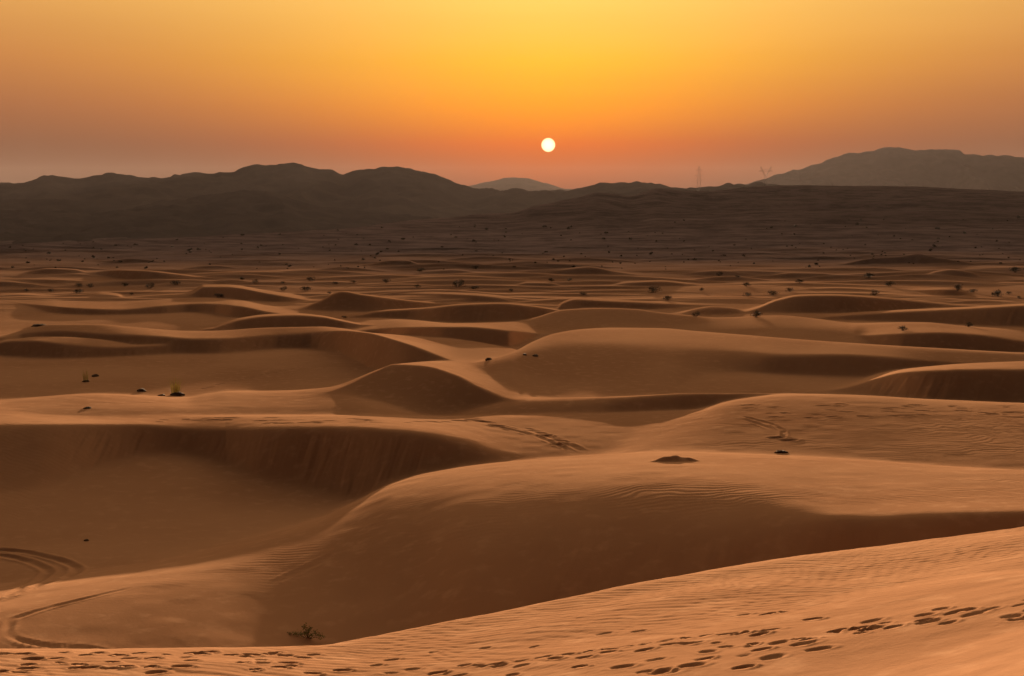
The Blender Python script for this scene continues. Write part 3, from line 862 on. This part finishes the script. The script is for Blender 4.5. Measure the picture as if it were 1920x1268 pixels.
# green sprawling plant in the foreground hollow
x, y, z, d = spot(577, 1197)
u = d / FPX
o = thing("desert_plant", x, y, z, "green sprawling plant at the foot of the foreground sand ridge", "plant")
rn = random.Random(5); fol = MB(); br = MB()
for bx, bz, by, n in ((-6, 19, 0, 60), (4, 16, 0, 60), (0, 10, 0, 70), (-12, 7, 0, 60), (-24, 4, .2, 70), (-36, 2, .25, 40), (14, 9, -.05, 50), (22, 6, -.1, 45), (29, 3, -.1, 30), (-4, 5, .1, 60), (6, 4, 0, 50)):
    e = np.array((bx * u, by + rn.gauss(0, .06), bz * u * 1.1 + .03))
    br.bar((0, 0, -.06), tuple(e * np.array((.5, .5, .75))), .018, .012); br.bar(tuple(e * np.array((.5, .5, .75))), tuple(e), .012, .006)
    for _ in range(n):
        p = e + np.array((rn.gauss(0, 3.2 * u), rn.gauss(0, .09), rn.gauss(0, 2.2 * u)))
        p[2] = max(p[2], .015)
        fol.leaf(p, .075, rn)
link("foliage", fol.mesh("foliage", leaf_green), o); link("branches", br.mesh("branches", twig_mat), o)

# shrubs dotted over the gravel plain: too small for parts
rs = random.Random(31)
far_me = []
for k in range(6):
    f_, s_ = shrub_meshes(500 + k, 1.0, (.5, .6, .75, .45, .55, .65)[k], 110, 5, .34, .0)
    far_me.append(f_.mesh("gravel_plain_shrub", leaf_dark))
edge = [(0, 455), (250, 447), (450, 437), (640, 428), (760, 416), (900, 415), (1000, 420), (1150, 415), (1300, 410), (1600, 405), (1920, 405)]
count = 0; tries = 0
while count < 290 and tries < 4000:
    tries += 1
    c = rs.uniform(-5, 1925)
    top = np.interp(c, [e[0] for e in edge], [e[1] for e in edge]) + 3
    r = top + (506 - top) * rs.random() ** .85
    if c < 1050 and rs.random() < .25: continue
    x, y, z, d = spot(c, r)
    if d > 1000 or d < 380: continue
    w = rs.choice((1.9, 2.3, 2.6, 3.0, 3.6, 4.4, 6.4)) * d / FPX
    me = far_me[count % 6]
    o = link("gravel_plain_shrub", me, label="tiny dark shrub on the brown gravel plain between dunes and hills", category="shrub", group="shrubs dotted over the gravel plain")
    o.location = (x, y, z - .03); o.rotation_euler = (0, 0, rs.uniform(0, 6.28)); o.scale = (w, w, w)
    count += 1


# power line towers
def tower(c, top_row, dist, label, kind):
    az, te = px(c, top_row)
    x, y = math.sin(az) * dist, math.cos(az) * dist
    zt = CAMZ + dist * te; zb = ground(x, y) - 1.0
    H = zt - zb
    o = thing("power_line_tower", x, y, zb, label, "tower", None, -az)
    def half(t): return H * (.085 * (1 - t) ** 1.6 + .016)
    m = MB()
    lv = [0, .16, .3, .42, .53, .62, .7, .78, .86, .93, 1.0]
    if kind == "fork": lv = [0, .18, .34, .48, .6, .7, .78]
    corner = lambda t, sx, sy: (sx * half(t), sy * half(t), H * t)
    for a, b in zip(lv[:-1], lv[1:]):
        for sx in (-1, 1):
            for sy in (-1, 1): m.bar(corner(a, sx, sy), corner(b, sx, sy), .15)
        for s1, s2 in (((-1, -1), (1, -1)), ((1, -1), (1, 1)), ((1, 1), (-1, 1)), ((-1, 1), (-1, -1))):
            m.bar(corner(a, *s1), corner(b, *s2), .08); m.bar(corner(a, *s2), corner(b, *s1), .08); m.bar(corner(b, *s1), corner(b, *s2), .08)
    link("lattice_body", m.mesh("lattice_body", steel_mat), o)
    if kind == "fork":
        for sx in (-1, 1):
            a = MB(); t0 = lv[-1]
            for sy in (-1, 1):
                a.bar((0, sy * half(t0), H * t0), (sx * H * .11, sy * .5, H), .22); a.bar((sx * half(t0), sy * half(t0), H * t0), (sx * H * .13, sy * .5, H), .2)
            for q in (.3, .6, .9): a.bar((sx * H * .11 * q, 0, H * (t0 + (1 - t0) * q)), (sx * (half(t0) + (H * .13 - half(t0)) * q), 0, H * (t0 + (1 - t0) * q)), .15)
            link("fork_arm", a.mesh("fork_arm", steel_mat), o)
        a = MB(); a.bar((-H * .16, 0, H * .9), (H * .16, 0, H * .9), .26); a.bar((-H * .16, 0, H * .9), (0, 0, H * .94), .16); a.bar((H * .16, 0, H * .9), (0, 0, H * .94), .16)
        link("crossarm", a.mesh("crossarm", steel_mat), o)
    else:
        for t, L in ((.66, .075), (.78, .10), (.9, .07)):
            a = MB()
            for sx in (-1, 1):
                for sy in (-1, 1): a.bar((sx * half(t), sy * half(t), H * t), (sx * H * L, 0, H * t), .14); a.bar((sx * half(t), sy * half(t), H * (t + .045)), (sx * H * L, 0, H * t), .1)
            link("crossarm", a.mesh("crossarm", steel_mat), o)


tower(1311, 312, 2500, "thin lattice tower standing alone on the skyline right of the sun", "straight")
tower(1436, 313, 2500, "thin forked lattice tower at the foot of the flat topped hill", "fork")

# ------------------------------------------------------------------ sun, sky, haze
SUN_AZ, SUN_TE = px(1028, 272)
SUN_EL = math.atan(SUN_TE)
D = 40000.0
sm_, nt, b = new_mat("glowing_sun")
nt.nodes.remove(b)
em = nd(nt, "ShaderNodeEmission"); em.inputs["Strength"].default_value = 0.24
lw = nd(nt, "ShaderNodeLayerWeight"); lw.inputs["Blend"].default_value = 0.5
nt.links.new(mixc(nt, lw.outputs["Facing"], (1, .88, .72), (1, .62, .22)), em.inputs["Color"])
tr = nd(nt, "ShaderNodeBsdfTransparent"); ads = nd(nt, "ShaderNodeAddShader")
nt.links.new(em.outputs[0], ads.inputs[0]); nt.links.new(tr.outputs[0], ads.inputs[1])
nt.links.new(ads.outputs[0], nt.nodes["Material Output"].inputs["Surface"])
bm = bmesh.new(); bmesh.ops.create_uvsphere(bm, u_segments=48, v_segments=24, radius=D * 12.9 / FPX)
me = bpy.data.meshes.new("sun"); bm.to_mesh(me); bm.free(); me.materials.append(sm_)
for p in me.polygons: p.use_smooth = True
so = link("sun", me, label="small glowing pale yellow sun disc low above the distant hills", category="sun")
so.location = (math.sin(SUN_AZ) * D * math.cos(SUN_EL), math.cos(SUN_AZ) * D * math.cos(SUN_EL), CAMZ + D * math.sin(SUN_EL))

ld = bpy.data.lights.new("sun_lamp", 'SUN'); ld.energy = 5.0
ld.color = (1.0, .72, .46); ld.angle = R_(0.5)
lo = bpy.data.objects.new("sun_lamp", ld); C.objects.link(lo)
LAMP_EL = R_(2.7)   # a little above the disc's centre, raised so the dune crests catch light
lo.rotation_euler = (math.pi / 2 - LAMP_EL, 0, math.pi - SUN_AZ)

world = bpy.data.worlds.new("World"); scene.world = world; world.use_nodes = True
nt = world.node_tree
bg = nt.nodes["Background"]


def lin(c):
    return tuple(((v / 255) / 12.92 if v <= 10 else ((v / 255 + .055) / 1.055) ** 2.4) for v in c)


def sky_nodes():
    tcn = nd(nt, "ShaderNodeTexCoord")
    sep = nd(nt, "ShaderNodeSeparateXYZ"); nt.links.new(tcn.outputs["Generated"], sep.inputs[0])

    def M(op, a, b=None, c=None):
        n = nd(nt, "ShaderNodeMath", operation=op)
        for k_, v_ in enumerate((a, b, c)):
            if v_ is None: continue
            if isinstance(v_, (int, float)): n.inputs[k_].default_value = v_
            else: nt.links.new(v_, n.inputs[k_])
        return n.outputs[0]
    el = M('MULTIPLY', M('ARCSINE', sep.outputs["Z"]), 180 / math.pi)
    az = M('MULTIPLY', M('ARCTAN2', sep.outputs["X"], sep.outputs["Y"]), 180 / math.pi)
    da = M('ABSOLUTE', M('SUBTRACT', az, math.degrees(SUN_AZ)))
    da = M('MINIMUM', da, M('SUBTRACT', 360.0, da))
    t = M('POWER', M('DIVIDE', M('MAXIMUM', M('ADD', el, 2.0), 0.0), 92.0), 0.5)

    def ramp(stops, scale=2.0):
        r = nd(nt, "ShaderNodeValToRGB"); nt.links.new(t, r.inputs[0])
        cr = r.color_ramp; cr.interpolation = 'EASE' if False else 'LINEAR'
        for k_, (e, c) in enumerate(stops):
            p = math.sqrt((e + 2) / 92.0)
            if k_ < 2: s = cr.elements[k_]; s.position = p
            else: s = cr.elements.new(p)
            s.color = (*[v / scale for v in c], 1)
        v = nd(nt, "ShaderNodeVectorMath", operation='SCALE'); nt.links.new(r.outputs[0], v.inputs[0]); v.inputs["Scale"].default_value = scale
        return v.outputs[0]
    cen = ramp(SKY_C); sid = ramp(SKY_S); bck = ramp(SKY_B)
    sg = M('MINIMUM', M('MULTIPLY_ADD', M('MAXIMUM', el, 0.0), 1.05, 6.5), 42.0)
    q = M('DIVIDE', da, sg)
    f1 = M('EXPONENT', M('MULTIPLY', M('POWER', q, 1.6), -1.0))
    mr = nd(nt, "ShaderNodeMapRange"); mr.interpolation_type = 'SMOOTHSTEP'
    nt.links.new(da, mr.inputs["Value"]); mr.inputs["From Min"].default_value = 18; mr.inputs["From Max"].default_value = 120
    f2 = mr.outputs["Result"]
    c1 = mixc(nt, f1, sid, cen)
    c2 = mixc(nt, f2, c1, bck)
    # faint dust streaks
    mp = nd(nt, "ShaderNodeMapping"); mp.inputs["Scale"].default_value = (2, 2, 26); nt.links.new(tcn.outputs["Generated"], mp.inputs[0])
    ns = noise_node(nt, mp.outputs[0], 1.6, 4)
    mr2 = nd(nt, "ShaderNodeMapRange"); nt.links.new(ns, mr2.inputs["Value"]); mr2.inputs["To Min"].default_value = 0.93; mr2.inputs["To Max"].default_value = 1.07
    vs = nd(nt, "ShaderNodeVectorMath", operation='SCALE'); nt.links.new(c2, vs.inputs[0]); nt.links.new(mr2.outputs[0], vs.inputs["Scale"])
    # physical sky (sun disc off) adds its cool overhead share
    sk = nd(nt, "ShaderNodeTexSky"); sk.sky_type = 'NISHITA'; sk.sun_disc = False
    sk.sun_elevation = LAMP_EL; sk.sun_rotation = SUN_AZ; sk.dust_density = 6.0; sk.air_density = 1.0; sk.ozone_density = 1.0
    sc = nd(nt, "ShaderNodeVectorMath", operation='SCALE'); nt.links.new(sk.outputs[0], sc.inputs[0]); sc.inputs["Scale"].default_value = 0.05
    tn = nd(nt, "ShaderNodeVectorMath", operation='MULTIPLY'); nt.links.new(sc.outputs[0], tn.inputs[0]); tn.inputs[1].default_value = (.20, .10, .05)
    ad = nd(nt, "ShaderNodeVectorMath", operation='ADD'); nt.links.new(vs.outputs[0], ad.inputs[0]); nt.links.new(tn.outputs[0], ad.inputs[1])
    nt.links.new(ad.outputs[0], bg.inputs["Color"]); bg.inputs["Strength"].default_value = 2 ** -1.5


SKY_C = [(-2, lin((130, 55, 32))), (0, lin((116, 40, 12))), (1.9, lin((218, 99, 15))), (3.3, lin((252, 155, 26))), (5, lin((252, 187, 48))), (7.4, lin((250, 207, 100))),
         (11, (1.9, 1.28, .55)), (17, (5.1, 3.6, 1.95)), (25, (3.2, 2.3, 1.3)), (35, (.45, .32, .2)), (48, (.07, .05, .036)), (90, (.012, .0105, .010))]  # strong glow band above the visible sky is added to light the sand
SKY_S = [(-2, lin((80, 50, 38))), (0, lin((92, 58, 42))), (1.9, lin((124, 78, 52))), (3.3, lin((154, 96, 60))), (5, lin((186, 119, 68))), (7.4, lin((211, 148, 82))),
         (11, (1.05, .62, .28)), (17, (2.7, 1.8, 1.0)), (25, (1.7, 1.18, .7)), (35, (.28, .2, .13)), (48, (.06, .045, .034)), (90, (.012, .0105, .010))]  # same added glow band, weaker towards the sides
SKY_B = [(-2, (.010, .006, .005)), (0, (.012, .008, .007)), (10, (.014, .010, .009)), (30, (.013, .0105, .010)), (60, (.012, .0105, .010)), (90, (.012, .0105, .010))]
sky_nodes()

hm = bpy.data.materials.new("haze"); hm.use_nodes = True
nt2 = hm.node_tree; nt2.nodes.remove(nt2.nodes["Principled BSDF"])
pv = nt2.nodes.new("ShaderNodeVolumePrincipled")
pv.inputs["Color"].default_value = (.88, .74, .72, 1); pv.inputs["Density"].default_value = 0.000013; pv.inputs["Anisotropy"].default_value = 0.1
nt2.links.new(pv.outputs[0], nt2.nodes["Material Output"].inputs["Volume"])
bm = bmesh.new(); bmesh.ops.create_cube(bm, size=1.0)
me = bpy.data.meshes.new("haze"); bm.to_mesh(me); bm.free(); me.materials.append(hm)
ho = link("haze", me, kind="stuff", label="thin warm dust haze over the desert")
zlo, zhi = min(float(Z.min()), -60.0) - 20, 250.0
ho.scale = (26000, 26000, zhi - zlo); ho.location = (0, 0, (zhi + zlo) / 2)

# ------------------------------------------------------------------ view
scene.view_settings.view_transform = 'Standard'
scene.view_settings.look = 'None'
scene.view_settings.exposure = 1.5
scene.view_settings.gamma = 1.0
scene.view_settings.use_curve_mapping = False
scene.render.engine = 'CYCLES'
scene.cycles.use_denoising = True
scene.cycles.max_bounces = 6
scene.cycles.diffuse_bounces = 3
scene.cycles.volume_bounces = 1
scene.cycles.sample_clamp_indirect = 6.0
